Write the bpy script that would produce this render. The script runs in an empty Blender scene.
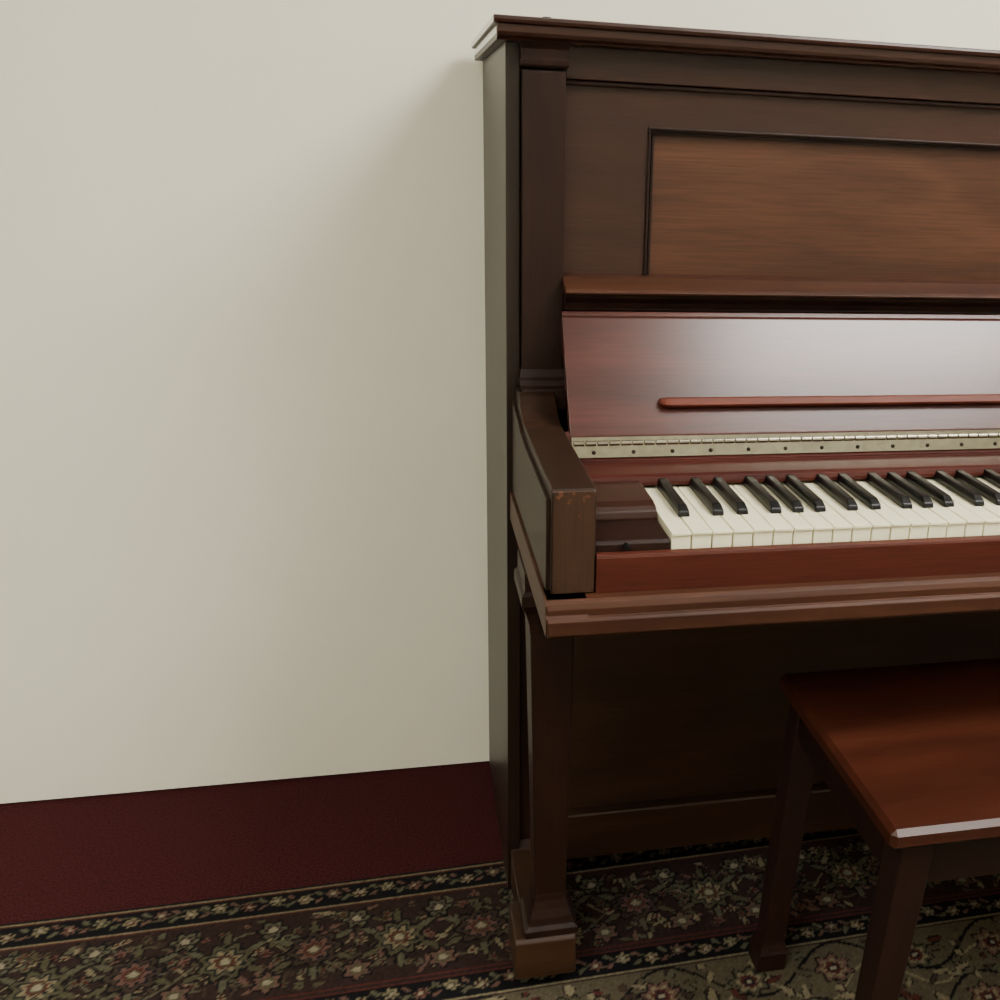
import bpy, bmesh, math, random
import numpy as np
from mathutils import Matrix, Vector
random.seed(4); rng=np.random.RandomState(7)
S=bpy.context.scene
WF=.42; DS=.10   # wood value / desaturation
def lin(c):
    return tuple(((v/255)/12.92 if v/255<=.04045 else (((v/255)+.055)/1.055)**2.4) for v in c)
def wl(c):
    l=lin(c);g=.3*l[0]+.5*l[1]+.2*l[2];return tuple((v*(1-DS)+g*DS)*WF for v in l)
# ---------------------------------------------------------------- materials
def newmat(n):
    m=bpy.data.materials.new(n);m.use_nodes=True
    return m,m.node_tree.nodes,m.node_tree.links,m.node_tree.nodes['Principled BSDF']
def wood(name,dark,mid,light,axis='x',rough=.42,coat=.12,cr=.25,figure=1.0,spec=.3,worn=0):
    m,N,L,b=newmat(name)
    tc=N.new('ShaderNodeTexCoord')
    def noise(along,across,detail,dist):
        mp=N.new('ShaderNodeMapping');s=[across]*3;s['xyz'.index(axis)]=along
        mp.inputs['Scale'].default_value=s;L.new(tc.outputs['Object'],mp.inputs[0])
        n=N.new('ShaderNodeTexNoise');n.inputs['Scale'].default_value=1;n.inputs['Detail'].default_value=detail
        n.inputs['Distortion'].default_value=dist;L.new(mp.outputs[0],n.inputs[0]);return n
    a=noise(2.2*figure,13*figure,6,1.0);p=noise(14,420,3,0.2)
    r=N.new('ShaderNodeValToRGB');e=r.color_ramp.elements
    e[0].position=.27;e[0].color=(*wl(dark),1);e[1].position=.76;e[1].color=(*wl(light),1)
    x=e.new(.5);x.color=(*wl(mid),1);L.new(a.outputs[0],r.inputs[0])
    pr=N.new('ShaderNodeMapRange');pr.inputs[1].default_value=.35;pr.inputs[2].default_value=.6;pr.inputs[3].default_value=.78;pr.inputs[4].default_value=1.05
    L.new(p.outputs[0],pr.inputs[0])
    mx=N.new('ShaderNodeMixRGB');mx.blend_type='MULTIPLY';mx.inputs[0].default_value=1
    L.new(r.outputs[0],mx.inputs[1]);L.new(pr.outputs[0],mx.inputs[2]);out=mx.outputs[0]
    if worn:
        q=N.new('ShaderNodeTexNoise');q.inputs['Scale'].default_value=160;q.inputs['Detail'].default_value=8;L.new(tc.outputs['Object'],q.inputs[0])
        sx=N.new('ShaderNodeSeparateXYZ');L.new(tc.outputs['Object'],sx.inputs[0])
        mr=N.new('ShaderNodeMapRange');mr.inputs[1].default_value=.765;mr.inputs[2].default_value=.789;mr.inputs[3].default_value=-.12;mr.inputs[4].default_value=.06
        L.new(sx.outputs[2],mr.inputs[0]);ad=N.new('ShaderNodeMath');ad.operation='ADD';L.new(q.outputs[0],ad.inputs[0]);L.new(mr.outputs[0],ad.inputs[1])
        st=N.new('ShaderNodeMapRange');st.inputs[1].default_value=.56;st.inputs[2].default_value=.66;L.new(ad.outputs[0],st.inputs[0])
        m2=N.new('ShaderNodeMixRGB');L.new(st.outputs[0],m2.inputs[0]);L.new(out,m2.inputs[1]);m2.inputs[2].default_value=(*wl((150,92,55)),1);out=m2.outputs[0]
    L.new(out,b.inputs['Base Color'])
    b.inputs['Roughness'].default_value=rough;b.inputs['Coat Weight'].default_value=coat;b.inputs['Coat Roughness'].default_value=cr
    b.inputs['Specular IOR Level'].default_value=spec
    bp=N.new('ShaderNodeBump');bp.inputs['Strength'].default_value=.06;bp.inputs['Distance'].default_value=.001
    L.new(p.outputs[0],bp.inputs['Height']);L.new(bp.outputs[0],b.inputs['Normal'])
    return m
def plain(name,c,rough=.5,metal=0,coat=0,noise=0,nscale=30,bump=0):
    m,N,L,b=newmat(name)
    b.inputs['Base Color'].default_value=(*lin(c),1);b.inputs['Roughness'].default_value=rough;b.inputs['Metallic'].default_value=metal;b.inputs['Coat Weight'].default_value=coat
    if noise:
        tc=N.new('ShaderNodeTexCoord');n=N.new('ShaderNodeTexNoise');n.inputs['Scale'].default_value=nscale;n.inputs['Detail'].default_value=6
        L.new(tc.outputs['Object'],n.inputs[0]);r=N.new('ShaderNodeValToRGB');e=r.color_ramp.elements
        e[0].position=.3;e[1].position=.7
        e[0].color=(*[v*(1-noise) for v in lin(c)],1);e[1].color=(*[min(1,v*(1+noise)) for v in lin(c)],1)
        L.new(n.outputs[0],r.inputs[0]);L.new(r.outputs[0],b.inputs['Base Color'])
        if bump:
            bp=N.new('ShaderNodeBump');bp.inputs['Strength'].default_value=bump;bp.inputs['Distance'].default_value=.003
            L.new(n.outputs[0],bp.inputs['Height']);L.new(bp.outputs[0],b.inputs['Normal'])
    return m
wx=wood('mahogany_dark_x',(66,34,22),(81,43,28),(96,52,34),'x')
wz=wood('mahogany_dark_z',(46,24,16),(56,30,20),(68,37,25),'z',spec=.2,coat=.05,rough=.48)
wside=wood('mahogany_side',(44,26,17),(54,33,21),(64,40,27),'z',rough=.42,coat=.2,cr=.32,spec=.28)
warm=wood('arm_side_wood',(54,33,20),(66,41,26),(78,50,33),'z',rough=.48,coat=.0,spec=.22)
wpanel=wood('mahogany_panel',(84,46,27),(108,62,37),(132,79,48),'x',figure=.75)
wred=wood('mahogany_red',(84,32,22),(104,41,28),(120,52,36),'x',rough=.3,coat=.42,cr=.24)
wredm=wood('mahogany_red_matte',(82,31,22),(100,40,28),(114,49,34),'x',rough=.5,coat=0,spec=.22)
wslip=wood('mahogany_slip',(88,34,21),(104,42,26),(120,52,32),'x',rough=.42,coat=.05,spec=.25)
wmold=wood('mahogany_mold',(80,44,25),(96,54,31),(114,66,40),'x',rough=.5,coat=.0,spec=.22)
wlow=wood('mahogany_lower',(64,40,23),(78,49,29),(94,60,36),'x')
wbench=wood('bench_top_wood',(78,36,21),(95,44,26),(112,55,32),'x',rough=.3,coat=.35,cr=.2,figure=.8)
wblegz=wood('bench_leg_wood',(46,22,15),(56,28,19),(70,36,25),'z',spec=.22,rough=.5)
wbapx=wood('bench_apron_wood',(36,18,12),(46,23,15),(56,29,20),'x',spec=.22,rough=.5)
wearend=wood('mahogany_worn',(76,47,30),(92,60,38),(106,72,48),'z',rough=.5,coat=.05,worn=1)
ivory=plain('key_ivory',(240,235,200),.34,coat=.2)
ebony=plain('key_ebony',(4,4,5),.4,coat=.03)
ebony.node_tree.nodes['Principled BSDF'].inputs['Specular IOR Level'].default_value=.3
nickel=plain('hinge_nickel',(158,154,138),.24,metal=1,noise=.15,nscale=90)
screwm=plain('screw_steel',(60,54,46),.35,metal=1)
brass=plain('caster_brass',(120,95,60),.4,metal=1)
black=plain('dark_interior',(14,10,9),.8)
wallm=plain('wall_paint',(242,239,221),.85,noise=.02,nscale=4)
N=wallm.node_tree.nodes;L=wallm.node_tree.links
n=N.new('ShaderNodeTexNoise');n.inputs['Scale'].default_value=180;bp=N.new('ShaderNodeBump');bp.inputs['Strength'].default_value=.12;bp.inputs['Distance'].default_value=.002
tc=N.new('ShaderNodeTexCoord');L.new(tc.outputs['Object'],n.inputs[0]);L.new(n.outputs[0],bp.inputs['Height']);L.new(bp.outputs[0],N['Principled BSDF'].inputs['Normal'])
ceilm=plain('ceiling_paint',(235,233,225),.9,noise=.02)
carpet=plain('carpet_maroon',(58,23,25),.95,noise=.5,nscale=260,bump=.6)
carpet.node_tree.nodes['Principled BSDF'].inputs['Specular IOR Level'].default_value=.1
# ---------------------------------------------------------------- mesh helpers
def empty(n):
    o=bpy.data.objects.new(n,None);S.collection.objects.link(o);return o
def finish(bm,name,mat,parent,bev=0,seg=2,smooth=False):
    bmesh.ops.recalc_face_normals(bm,faces=bm.faces)
    me=bpy.data.meshes.new(name);bm.to_mesh(me);bm.free()
    o=bpy.data.objects.new(name,me);S.collection.objects.link(o);me.materials.append(mat)
    if parent:o.parent=parent
    if bev:
        b=o.modifiers.new('b','BEVEL');b.width=bev;b.segments=seg;b.limit_method='ANGLE';b.angle_limit=math.radians(25)
    if smooth:
        for p in me.polygons:p.use_smooth=True
    return o
def abox(bm,x0,x1,y0,y1,z0,z1):
    v=[bm.verts.new(p) for p in((x0,y0,z0),(x1,y0,z0),(x1,y1,z0),(x0,y1,z0),(x0,y0,z1),(x1,y0,z1),(x1,y1,z1),(x0,y1,z1))]
    for f in((0,1,2,3),(4,5,6,7),(0,1,5,4),(1,2,6,5),(2,3,7,6),(3,0,4,7)):bm.faces.new([v[i] for i in f])
def box(name,x0,x1,y0,y1,z0,z1,mat,parent,bev=.001,seg=2):
    bm=bmesh.new();abox(bm,x0,x1,y0,y1,z0,z1);return finish(bm,name,mat,parent,bev,seg)
def aprism(bm,prof,x0,x1):
    a=[bm.verts.new((x0,y,z)) for y,z in prof];b=[bm.verts.new((x1,y,z)) for y,z in prof]
    bm.faces.new(a);bm.faces.new(b[::-1]);k=len(a)
    for i in range(k):bm.faces.new((a[i],a[(i+1)%k],b[(i+1)%k],b[i]))
def prism(name,prof,x0,x1,mat,parent,bev=.001,seg=2):
    bm=bmesh.new();aprism(bm,prof,x0,x1);return finish(bm,name,mat,parent,bev,seg)
def loft(name,secs,mat,parent,bev=.001,seg=2):
    bm=bmesh.new();R=[]
    for z,x0,x1,y0,y1 in secs:R.append([bm.verts.new(p) for p in((x0,y0,z),(x1,y0,z),(x1,y1,z),(x0,y1,z))])
    bm.faces.new(R[0][::-1]);bm.faces.new(R[-1])
    for a,b in zip(R,R[1:]):
        for i in range(4):bm.faces.new((a[i],a[(i+1)%4],b[(i+1)%4],b[i]))
    return finish(bm,name,mat,parent,bev,seg)
def acyl(bm,c,r,h,axis='z',n=16):
    M={'z':Matrix(),'x':Matrix.Rotation(math.pi/2,4,'Y'),'y':Matrix.Rotation(math.pi/2,4,'X')}[axis]
    bmesh.ops.create_cone(bm,cap_ends=True,segments=n,radius1=r,radius2=r,depth=h,matrix=Matrix.Translation(c)@M)
# ---------------------------------------------------------------- piano
piano=empty('upright_piano')
w=.0236;XK=.1444;W=2*XK+52*w
def mir(x0,x1,right):
    return (W-x1,W-x0) if right else (x0,x1)
YB=.355
for right in(False,True):
    sfx='right' if right else 'left'
    a,b=mir(0,.018,right)
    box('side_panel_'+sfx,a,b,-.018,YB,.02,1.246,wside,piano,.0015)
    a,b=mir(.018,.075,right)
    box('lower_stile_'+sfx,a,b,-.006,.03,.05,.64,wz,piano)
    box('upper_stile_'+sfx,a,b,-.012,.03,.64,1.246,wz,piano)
    a,b=mir(.019,.073,right)
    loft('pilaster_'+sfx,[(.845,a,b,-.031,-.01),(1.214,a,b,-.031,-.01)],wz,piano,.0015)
    def R(z,g,yf):
        return (z,a-g,b+g,yf,-.01)
    loft('pilaster_capital_'+sfx,[R(1.217,.001,-.033),R(1.220,.003,-.035),R(1.226,.003,-.036),R(1.228,.0015,-.033),R(1.238,.002,-.034),R(1.246,.005,-.040)],wz,piano,.0006)
    loft('pilaster_base_'+sfx,[R(.795,.002,-.052),R(.822,.002,-.050),R(.826,.003,-.043),R(.832,.004,-.041),R(.836,.0025,-.036),R(.846,.001,-.032)],wz,piano,.0008)
    a,b=mir(.012,.0598,right)
    prof=[(-.012,.672),(-.382,.672),(-.384,.680),(-.384,.786),(-.380,.7905),(-.17,.7905),(-.13,.7915),(-.105,.794),(-.088,.800),(-.074,.808),(-.062,.816),(-.05,.819),(-.012,.819)]
    prism('arm_'+sfx,prof,a,b,warm,piano,.002,3)
    a3,b3=mir(.014,.0580,right)
    box('arm_front_'+sfx,a3,b3,-.3853,-.383,.6745,.7885,wearend,piano,.0008)
    a2,b2=mir(.0075,.0125,right)
    prism('arm_cheek_'+sfx,[(-.018,.675),(-.376,.675),(-.376,.778),(-.18,.778),(-.12,.782),(-.09,.79),(-.018,.80)],a2,b2,warm,piano,.001)
    a,b=mir(.004,.05,right)
    prism('keybed_side_moulding_'+sfx,[(-.02,.634),(-.405,.634),(-.408,.64),(-.408,.655),(-.403,.660),(-.403,.668),(-.398,.673),(-.02,.673)],a,b,wmold,piano,.001)
    def Q(z,x0,x1,y0,y1):
        p,q=mir(x0,x1,right);return(z,p,q,y0,y1)
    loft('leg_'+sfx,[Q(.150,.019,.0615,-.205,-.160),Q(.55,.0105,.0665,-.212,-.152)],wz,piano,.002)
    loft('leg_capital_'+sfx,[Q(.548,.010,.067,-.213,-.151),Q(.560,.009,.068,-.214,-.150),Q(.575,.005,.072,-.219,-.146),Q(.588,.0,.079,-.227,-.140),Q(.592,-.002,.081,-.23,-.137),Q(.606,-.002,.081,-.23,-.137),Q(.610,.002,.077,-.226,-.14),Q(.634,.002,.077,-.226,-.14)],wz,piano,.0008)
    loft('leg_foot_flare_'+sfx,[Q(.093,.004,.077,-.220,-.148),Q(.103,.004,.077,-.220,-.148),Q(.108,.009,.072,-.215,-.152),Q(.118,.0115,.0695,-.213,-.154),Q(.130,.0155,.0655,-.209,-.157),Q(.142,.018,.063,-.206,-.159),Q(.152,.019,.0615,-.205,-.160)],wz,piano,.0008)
    p,q=mir(-.010,.074,right)
    prism('toe_block_'+sfx,[(-.224,.03),(-.224,.088),(-.219,.093),(-.14,.093),(-.135,.088),(-.135,.03)],p,q,wlow,piano,.002)
    p,q=mir(.004,.070,right)
    prism('toe_rail_'+sfx,[(-.136,.03),(-.136,.085),(-.05,.085),(-.02,.092),(.0,.105),(YB-.02,.105),(YB-.02,.03)],p,q,wlow,piano,.002)
    bm=bmesh.new()
    for yy in(-.185,YB-.07):
        hz=.0198 if yy<0 else .014
        acyl(bm,((p+q)/2,yy,hz),.013,.02,'x');abox(bm,(p+q)/2-.014,(p+q)/2-.0115,yy-.01,yy+.01,.012,.032);abox(bm,(p+q)/2+.0115,(p+q)/2+.014,yy-.01,yy+.01,.012,.032)
    finish(bm,'casters_'+sfx,brass,piano)
    p,q=mir(.0600,XK-.0012,right)
    prism('key_block_'+sfx,[(-.20,.68),(-.20,.744),(-.288,.744),(-.300,.742),(-.307,.737),(-.309,.730),(-.309,.68)],p,q,wx,piano,.0015,3)
    prism('key_block_front_'+sfx,[(-.308,.66),(-.308,.7275),(-.371,.7275),(-.375,.724),(-.375,.66)],p,q,wz,piano,.001)
    bm=bmesh.new();cxx=.094 if not right else W-.094;acyl(bm,(cxx,-.378,.7225),.0035,.008,'y',16);finish(bm,'key_block_screw_'+sfx,ebony,piano,.0008)
box('back_board',.018,W-.018,YB-.02,YB,.05,1.24,wlow,piano)
LX0,LX1=-.016,W+.016
prism('lid',[(YB+.004,1.262),(-.0475,1.262),(-.0525,1.2635),(-.054,1.267),(-.0525,1.2705),(-.048,1.2715),(YB+.004,1.2715)],LX0,LX1,wx,piano,.0006)
prism('lid_moulding',[(YB,1.245),(-.038,1.245),(-.040,1.2475),(-.0455,1.250),(-.048,1.254),(-.0485,1.2625),(YB,1.2625)],LX0+.004,LX1-.004,wx,piano,.0006)
wlidend=wood('lid_end_reflection',(100,82,66),(130,108,86),(156,132,106),'y',rough=.2,coat=1,cr=.12)  # paler lid ends: reflection of the bright wall put into the wood colour
for x0,x1,nm in((LX0-.0008,LX0+.0005,'left'),(LX1-.0005,LX1+.0008,'right')):
    box('lid_end_'+nm,x0,x1,-.050,YB,1.2635,1.2705,wlidend,piano,.0003)
for x0,x1,nm in((LX0+.0032,LX0+.005,'left'),(LX1-.005,LX1-.0032,'right')):
    box('lid_moulding_end_'+nm,x0,x1,-.044,YB,1.2515,1.2615,wlidend,piano,.0003)
bm=bmesh.new();acyl(bm,(.05,-.02,1.273),.006,.004);finish(bm,'lid_pad',ebony,piano,.001)
XI0,XI1=.1859,W-.1859;ZI=1.1545
XA,XB=.075,W-.075
box('frieze',XA,XB,-.012,.02,1.207,1.246,wx,piano,.0015)
box('frieze_bead',XA,XB,-.0085,.0,1.2005,1.2065,wz,piano,.002)
bm=bmesh.new()
abox(bm,XA,XB,0,.02,ZI,1.206);abox(bm,XA,XI0,0,.02,.90,ZI);abox(bm,XI1,XB,0,.02,.90,ZI)
finish(bm,'upper_frame',wx,piano,0)
bm=bmesh.new()
def molding(bm,t,yf,yb,i):
    abox(bm,XI0+i,XI1-i,yf,yb,ZI-i-t,ZI-i);abox(bm,XI0+i,XI0+i+t,yf,yb,.93,ZI-i-t);abox(bm,XI1-i-t,XI1-i,yf,yb,.93,ZI-i-t)
molding(bm,.0035,-.0035,.012,-.001);molding(bm,.004,.004,.014,.0045)
finish(bm,'upper_panel_bead',wz,piano,.001)
box('upper_panel',XI0,XI1,.011,.018,.90,ZI,wpanel,piano,0)
prism('music_shelf',[(.012,.9665),(-.030,.966),(-.059,.9545),(-.063,.951),(-.062,.9485),(-.055,.947),(.012,.947)],.0715,W-.0715,wmold,piano,.0008)
prism('music_shelf_cove',[(.012,.9475),(-.0585,.9475),(-.056,.943),(-.049,.936),(-.046,.928),(-.046,.926),(.012,.926)],.0725,W-.0725,wz,piano,.0005)  # darker wood than the shelf top: shade below its edge painted in
FT=(-.062,.9235);FB=(-.151,.785)
dy,dz=FB[0]-FT[0],FB[1]-FT[1];l=math.hypot(dy,dz);ty,tz=dy/l,dz/l;ny,nz=tz,-ty
if ny>0:ny,nz=-ny,-nz
def fp(s,o):return (FT[0]+ty*s+ny*o,FT[1]+tz*s+nz*o)
prism('fallboard',[fp(-.001,-.016),fp(-.004,-.004),fp(-.003,.0015),fp(.003,.0022),fp(.0055,.0),fp(l,0),fp(l,-.016)],.0665,W-.0665,wred,piano,.0008)
wledge=wood('ledge_lit_wood',(128,52,30),(150,64,36),(168,78,46),'x',rough=.5,coat=0,spec=.25)  # brighter than the fallboard: highlight along the ledge put into the colour
s0=.119
bm=bmesh.new()
prof=[fp(s0-.001,.0),fp(s0-.001,.0095),fp(s0+.001,.011),fp(s0+.0105,.0125),fp(s0+.0115,.0105),fp(s0+.0115,.006),fp(s0+.006,.0)]
lx0,lx1=.183,W-.183
rings=[]
for xx,sc in [(lx0,.55),(lx0+.003,.8),(lx0+.007,.95),(lx0+.012,1),(lx1-.012,1),(lx1-.007,.95),(lx1-.003,.8),(lx1,.55)]:
    o_=fp(s0-.001,0);rings.append([bm.verts.new((xx,o_[0]+(p[0]-o_[0])*sc,o_[1]+(p[1]-o_[1])*sc)) for p in prof])
bm.faces.new(rings[0]);bm.faces.new(rings[-1][::-1])
for a,b in zip(rings,rings[1:]):
    for i in range(len(a)):bm.faces.new((a[i],a[(i+1)%len(a)],b[(i+1)%len(a)],b[i]))
finish(bm,'fallboard_ledge',wledge,piano,.0006)
bm=bmesh.new()
aprism(bm,[(-.150,.784),(-.153,.784),(-.161,.7595),(-.158,.7585)],.0675,W-.0675)
x=.069
while x<W-.069-.015:
    acyl(bm,(x+.0075,-.1556,.7765),.0034,.0128,'x',12);x+=.015
finish(bm,'fallboard_hinge',nickel,piano)
bm=bmesh.new();x=.095
while x<W-.08:
    bmesh.ops.create_uvsphere(bm,u_segments=10,v_segments=6,radius=.0028,matrix=Matrix.Translation((x,-.1592,.7655))@Matrix.Diagonal((1,.5,1,1)));x+=.0505
finish(bm,'hinge_screws',screwm,piano)
prism('fallboard_lower',[(-.145,.79),(-.151,.785),(-.158,.7585),(-.163,.756),(-.163,.7535),(-.168,.7525),(-.186,.7515),(-.205,.7500),(-.211,.7475),(-.213,.742),(-.213,.7375),(-.14,.7375)],.0605,W-.0605,wredm,piano,.0006)
box('keybed',.02,W-.02,-.395,.0,.636,.672,wlow,piano)
prism('keybed_moulding',[(-.36,.633),(-.407,.633),(-.4105,.637),(-.4105,.652),(-.408,.655),(-.405,.656),(-.405,.664),(-.402,.670),(-.397,.673),(-.36,.673)],.006,W-.006,wmold,piano,.0006)
prism('key_slip',[(-.374,.66),(-.386,.66),(-.386,.7125),(-.3845,.716),(-.378,.717),(-.374,.715)],.0605,W-.0605,wslip,piano,.0006)
box('key_frame',.0605,W-.0605,-.373,-.12,.672,.7,black,piano,0)
bm=bmesh.new()
for i in range(52):
    x0=XK+i*w+.0009;x1=XK+(i+1)*w-.0009
    j=rng.uniform(-.0004,.0004)
    abox(bm,x0,x1,-.3705,-.19,.706+j,.7303+j);abox(bm,x0,x1,-.3725,-.19,.7303+j,.7335+j)
finish(bm,'white_keys',ivory,piano,.0006,2)
bm=bmesh.new()
off={0:.16,2:-.12,3:.12,5:-.16,6:0}
for i in range(51):
    k=i%7
    if k in off:
        c=XK+(i+1)*w+off[k]*w;a=.0068;b=.005;z0,z1=.7335,.7462;y0,y1=-.322,-.195
        vs=[bm.verts.new(p) for p in((c-a,y0,z0),(c+a,y0,z0),(c+a,y1,z0),(c-a,y1,z0),(c-a+.0004,y0+.002,z0+.006),(c+a-.0004,y0+.002,z0+.006),(c+a,y1,z0+.006),(c-a,y1,z0+.006),(c-b,y0+.012,z1-.001),(c+b,y0+.012,z1-.001),(c+b,y1,z1),(c-b,y1,z1))]
        for f in((0,1,2,3),(0,1,5,4),(1,2,6,5),(2,3,7,6),(3,0,4,7),(4,5,9,8),(5,6,10,9),(6,7,11,10),(7,4,8,11),(8,9,10,11)):bm.faces.new([vs[q] for q in f])
finish(bm,'black_keys',ebony,piano,.0014,3)
box('lower_panel',.06,W-.06,.018,.03,.13,.64,wlow,piano)
box('kick_rail',.06,W-.06,-.001,.03,.049,.132,wlow,piano,.004)
box('lower_top_rail',.06,W-.06,.0,.03,.60,.64,wlow,piano,.002)
bm=bmesh.new()
for px in(W/2-.06,W/2,W/2+.06):
    abox(bm,px-.012,px+.012,-.11,.02,.066,.072);acyl(bm,(px,-.11,.069),.022,.008,'z',20)
finish(bm,'pedals',brass,piano,.002)
# ---------------------------------------------------------------- bench
bench=empty('piano_bench')
bx0,bx1,by0,by1,bz=.350,1.13,-.563,-.195,.46
box('seat_top',bx0,bx1,by0,by1,bz-.025,bz,wbench,bench,.006,1)
i=.02
bm=bmesh.new()
abox(bm,bx0+i+.03,bx1-i-.03,by0+i,by0+i+.018,.375,bz-.025);abox(bm,bx0+i+.03,bx1-i-.03,by1-i-.018,by1-i,.375,bz-.025)
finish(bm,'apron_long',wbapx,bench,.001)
bm=bmesh.new()
abox(bm,bx0+i,bx0+i+.018,by0+i+.03,by1-i-.03,.375,bz-.025);abox(bm,bx1-i-.018,bx1-i,by0+i+.03,by1-i-.03,.375,bz-.025)
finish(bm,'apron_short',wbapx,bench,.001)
k=0
for lx,sx in((bx0+.012,1),(bx1-.012,-1)):
    for ly,sy in((by0+.008,1),(by1-.008,-1)):
        k+=1
        def T(z,o,s):
            t=(.438-z)/.43;ox=o+.006-.034*t;oy=o+.003*t
            xa,xb=sorted((lx+sx*ox,lx+sx*(ox+s)));ya,yb=sorted((ly+sy*oy,ly+sy*(oy+s)));return(z,xa,xb,ya,yb)
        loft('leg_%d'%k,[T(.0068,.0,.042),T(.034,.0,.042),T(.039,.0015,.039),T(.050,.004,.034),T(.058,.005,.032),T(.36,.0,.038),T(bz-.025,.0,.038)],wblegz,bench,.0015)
# ---------------------------------------------------------------- room
WY=.385
X0,X1,Y0,ZC=-2.2,3.4,-3.6,2.55
box('wall_back',X0-.1,X1+.1,WY,WY+.1,.004,ZC,wallm,None,0)
box('wall_left',X0-.1,X0,Y0,WY,0,ZC,wallm,None,0)
box('wall_right',X1,X1+.1,Y0,WY,0,ZC,wallm,None,0)
box('wall_front',X0-.1,X1+.1,Y0-.1,Y0,0,ZC,wallm,None,0)
box('floor',X0-.1,X1+.1,Y0-.1,WY+.1,-.1,0,carpet,None,0)
box('ceiling',X0-.1,X1+.1,Y0-.1,WY+.1,ZC,ZC+.1,ceilm,None,0)
box('trim_1',.93,.955,WY-.004,WY,.0,ZC,wallm,None,.001)
def lamp(cx,cy,sx,sy,st):
    e=empty('ceiling_light')
    m,N,L,b=newmat('light_diffuser');b.inputs['Base Color'].default_value=(.9,.9,.9,1)
    b.inputs['Emission Color'].default_value=(1,.975,.915,1);b.inputs['Emission Strength'].default_value=st
    box('diffuser',cx-sx/2,cx+sx/2,cy-sy/2,cy+sy/2,ZC-.03,ZC-.012,m,e,0)
    bm=bmesh.new();t=.02
    abox(bm,cx-sx/2-t,cx+sx/2+t,cy-sy/2-t,cy-sy/2,ZC-.035,ZC);abox(bm,cx-sx/2-t,cx+sx/2+t,cy+sy/2,cy+sy/2+t,ZC-.035,ZC)
    abox(bm,cx-sx/2-t,cx-sx/2,cy-sy/2,cy+sy/2,ZC-.035,ZC);abox(bm,cx+sx/2,cx+sx/2+t,cy-sy/2,cy+sy/2,ZC-.035,ZC)
    finish(bm,'light_frame',ceilm,e)
lamp(1.45,-1.05,1.2,.6,40)
lamp(-1.0,-1.8,1.2,.6,23)
lamp(1.6,-2.3,1.2,.6,14)
# ---------------------------------------------------------------- rug
g=.0032;RX0,RX1=-1.25,1.75;RV=1.75
nx=int((RX1-RX0)/g)+1;nv=int(RV/g)+1
U,V=np.meshgrid(RX0+np.arange(nx)*g,np.arange(nv)*g)
C=np.zeros((nv,nx,3))
col={k:np.array(lin(v)) for k,v in dict(dark=(22,21,23),navy=(24,27,34),wine=(48,35,33),beige=(118,109,86),olive=(76,72,55),pink=(96,72,63),cream=(136,128,108),red=(76,40,35),brown=(60,49,41),sage=(82,80,64)).items()}
C[:]=col['wine']
C[V>.300]=(col['beige']*.2+col['brown']*.4+col['olive']*.4)
def band(a,b,c):C[(V>=a)&(V<b)]=col[c]
band(0,.009,'dark')
def local(cx,cv,r):
    a=max(0,int((cv-r)/g));b=min(nv,int((cv+r)/g)+2);c=max(0,int((cx-r-RX0)/g));d=min(nx,int((cx+r-RX0)/g)+2);return slice(a,b),slice(c,d)
def flower(cx,cv,r,n,cols,ph=0,lim=None):
    sl=local(cx,cv,r*1.25)
    x=U[sl]-cx;y=V[sl]-cv
    if x.size==0:return
    rho=np.hypot(x,y);th=np.arctan2(y,x)+ph
    sub=C[sl]
    for fr,amp,cc in cols:
        mk=rho<r*fr*(1-amp+amp*np.cos(n*th))
        if lim is not None:mk&=(V[sl]>lim[0])&(V[sl]<lim[1])
        sub[mk]=col[cc]
def leaf(cx,cv,L_,wd,ang,cc,oc='dark',lim=None):
    sl=local(cx,cv,L_);x=U[sl]-cx;y=V[sl]-cv
    if x.size==0:return
    a=x*math.cos(ang)+y*math.sin(ang);b=-x*math.sin(ang)+y*math.cos(ang)
    t=np.clip(a/L_,-1,1);h=wd*np.sqrt(1-t*t)*(1-.45*t)
    sub=C[sl];base=(np.abs(a)<L_)
    for ex,c_ in((1.45,oc),(1,cc)):
        mk=base&(np.abs(b)<h*ex)
        if lim is not None:mk&=(V[sl]>lim[0])&(V[sl]<lim[1])
        sub[mk]=col[c_]
def vine(v0,amp,per,ph,cc,wd=.002):
    d=np.abs(V-(v0+amp*np.sin(2*np.pi*U/per+ph)));sl=1+(amp*2*np.pi/per*np.cos(2*np.pi*U/per+ph))**2
    C[d<wd*np.sqrt(sl)]=col[cc]
M=(.070,.236)
vine(.153,.055,.30,0,'sage');vine(.153,.055,.30,math.pi,'olive');vine(.153,.028,.15,1,'beige',.0015)
for _ in range(900):
    cx=rng.uniform(RX0,RX1);cv=rng.uniform(.074,.233)
    leaf(cx,cv,rng.uniform(.006,.014),rng.uniform(.0025,.005),rng.uniform(0,6.3),rng.choice(['olive','sage','beige','brown','pink']),rng.choice(['dark','navy','wine']),M)
for _ in range(420):
    flower(rng.uniform(RX0,RX1),rng.uniform(.078,.23),rng.uniform(.006,.010),5,[(1.2,.25,'dark'),(1,.25,rng.choice(['pink','olive','sage','beige'])),(.4,0,'red')],rng.uniform(0,6),M)
x=RX0;i=0
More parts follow.
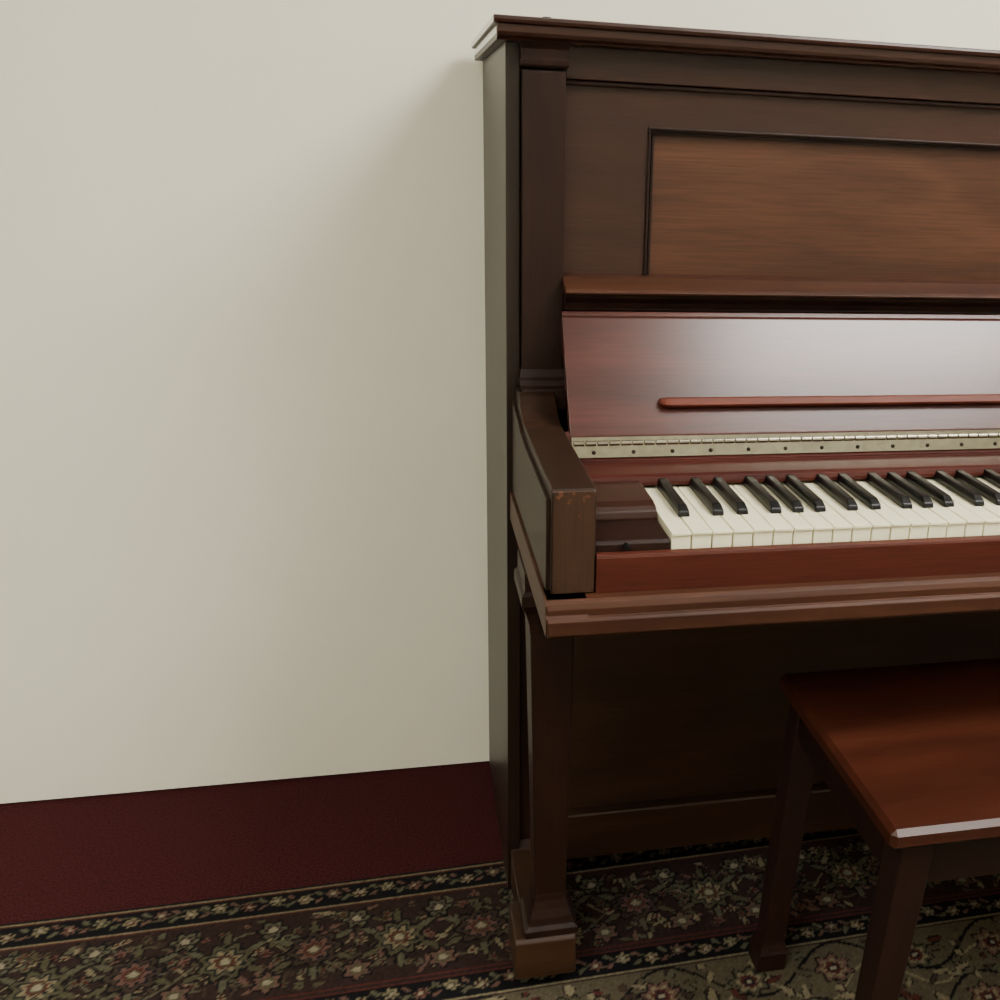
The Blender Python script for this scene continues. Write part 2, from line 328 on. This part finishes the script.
while x<RX1:
    c1,c2=(('olive','beige') if i%2 else ('brown','pink'))
    flower(x,.153,.038,8,[(1.12,.12,'dark'),(1.0,.14,c1),(.78,.18,'navy'),(.66,.2,c2),(.42,.1,'red'),(.3,.1,'olive'),(.17,0,'cream')],i*.4,M)
    flower(x+.06,.098,.020,6,[(1.2,.15,'dark'),(1,.2,'sage'),(.65,.2,'wine'),(.3,0,'cream')],0,M)
    flower(x+.06,.208,.020,6,[(1.2,.15,'dark'),(1,.2,'pink'),(.65,.2,'olive'),(.3,0,'cream')],.5,M)
    for a in range(6):
        an=a*math.pi/3+.5;leaf(x+.050*math.cos(an),.153+.050*math.sin(an),.014,.005,an,'sage' if a%2 else 'olive','dark',M)
    x+=.12;i+=1
for a,b in((.012,.056),(.250,.290)):
    band(a-.003,b+.006,'beige');band(a-.0005,b+.0035,'red');band(a+.001,b+.002,'dark')
    mid=(a+b)/2
    lim=(a+.002,b)
    m2=(np.abs(V-(mid+.009*np.sin(2*np.pi*U/.09)))<.0017);C[m2]=col['olive']
    x=RX0;i=0
    while x<RX1:
        flower(x,mid+.0035*(1 if i%2 else -1),.0115,6,[(1,.22,'beige' if i%3 else 'pink'),(.6,.2,'red' if i%2 else 'olive'),(.3,0,'cream')],i,lim)
        leaf(x+.0205,mid-.008*(1 if i%2 else -1),.009,.0035,.7 if i%2 else -.7,'sage','dark',lim)
        leaf(x+.0205,mid+.008*(1 if i%2 else -1),.008,.003,-.7 if i%2 else .7,'pink','dark',lim)
        x+=.041;i+=1
band(.063,.067,'red');band(.238,.242,'red')
for r_ in range(14):
    vine(.34+r_*.10,.04,.26,r_*1.7,'dark',.0026);vine(.38+r_*.10,.03,.18,r_*2.3,'beige',.002)
F=(.303,9)
for _ in range(6500):
    leaf(rng.uniform(RX0,RX1),rng.uniform(.305,RV),rng.uniform(.006,.016),rng.uniform(.003,.006),rng.uniform(0,6.3),rng.choice(['olive','sage','beige','brown','red','beige']),rng.choice(['dark','dark','wine']),F)
for r_ in range(14):
    x=RX0+(r_%2)*.065;i=0
    while x<RX1:
        flower(x,.35+r_*.10,.028,7,[(1.12,.15,'dark'),(1,.16,'pink' if (i+r_)%2 else 'olive'),(.74,.2,'beige'),(.5,.1,'red'),(.3,.1,'navy'),(.15,0,'cream')],i,F)
        x+=.13;i+=1
C*=(1+rng.normal(0,.12,(nv,nx,1)))
C=np.clip(C*.85,0,1)
me=bpy.data.meshes.new('rug')
th=math.radians(1.5);px,py=-.15,.077
lx=U-px;ly=-V
wxx=px+lx*math.cos(th)-ly*math.sin(th);wyy=py+lx*math.sin(th)+ly*math.cos(th)
wyy=wyy+.006*np.sin(U*3.1)*np.exp(-V*6)
zz=np.full_like(U,.0055)+np.clip(rng.normal(0,.00025,U.shape),-.0006,.0006);zz[0,:]=.001;zz[:,0]=.001;zz[:,-1]=.001;zz[-1,:]=.001
co=np.stack([wxx,wyy,zz],-1).reshape(-1,3)
me.vertices.add(len(co));me.vertices.foreach_set('co',co.ravel())
idx=np.arange(nv*nx).reshape(nv,nx)
q=np.stack([idx[1:,:-1],idx[1:,1:],idx[:-1,1:],idx[:-1,:-1]],-1).reshape(-1,4)
me.loops.add(q.size);me.polygons.add(len(q));me.loops.foreach_set('vertex_index',q.ravel())
me.polygons.foreach_set('loop_start',np.arange(len(q))*4);me.update(calc_edges=True)
ca=me.color_attributes.new('pattern','FLOAT_COLOR','POINT')
ca.data.foreach_set('color',np.concatenate([C.reshape(-1,3),np.ones((nv*nx,1))],1).ravel().astype(np.float32))
m,N,L,b=newmat('rug_wool');at=N.new('ShaderNodeAttribute');at.attribute_name='pattern'
L.new(at.outputs['Color'],b.inputs['Base Color'])
b.inputs['Roughness'].default_value=.95;b.inputs['Specular IOR Level'].default_value=.08
me.materials.append(m);rug=bpy.data.objects.new('persian_rug',me);S.collection.objects.link(rug)
# ---------------------------------------------------------------- world + camera
wd=bpy.data.worlds.new('w');S.world=wd;wd.use_nodes=True;wd.node_tree.nodes['Background'].inputs[0].default_value=(1,.98,.94,1);wd.node_tree.nodes['Background'].inputs[1].default_value=.2
yaw,pitch,roll,f=.2472,-.3144,-.0448,1079.4
cy,sy,cp,sp=math.cos(yaw),math.sin(yaw),math.cos(pitch),math.sin(pitch)
Fv=Vector((sy*cp,cy*cp,sp));Rv=Vector((cy,-sy,0));Uv=Rv.cross(Fv)
cr,sr=math.cos(roll),math.sin(roll)
R2=Rv*cr-Uv*sr;U2=Rv*sr+Uv*cr
cam=bpy.data.cameras.new('camera');co_=bpy.data.objects.new('camera',cam);S.collection.objects.link(co_)
co_.matrix_world=Matrix((( R2.x,U2.x,-Fv.x,-.1316),(R2.y,U2.y,-Fv.y,-1.4404),(R2.z,U2.z,-Fv.z,1.1299),(0,0,0,1)))
cam.sensor_width=36;cam.lens=f*36/1000;cam.shift_x=-.167;cam.shift_y=0;cam.clip_start=.01
S.camera=co_
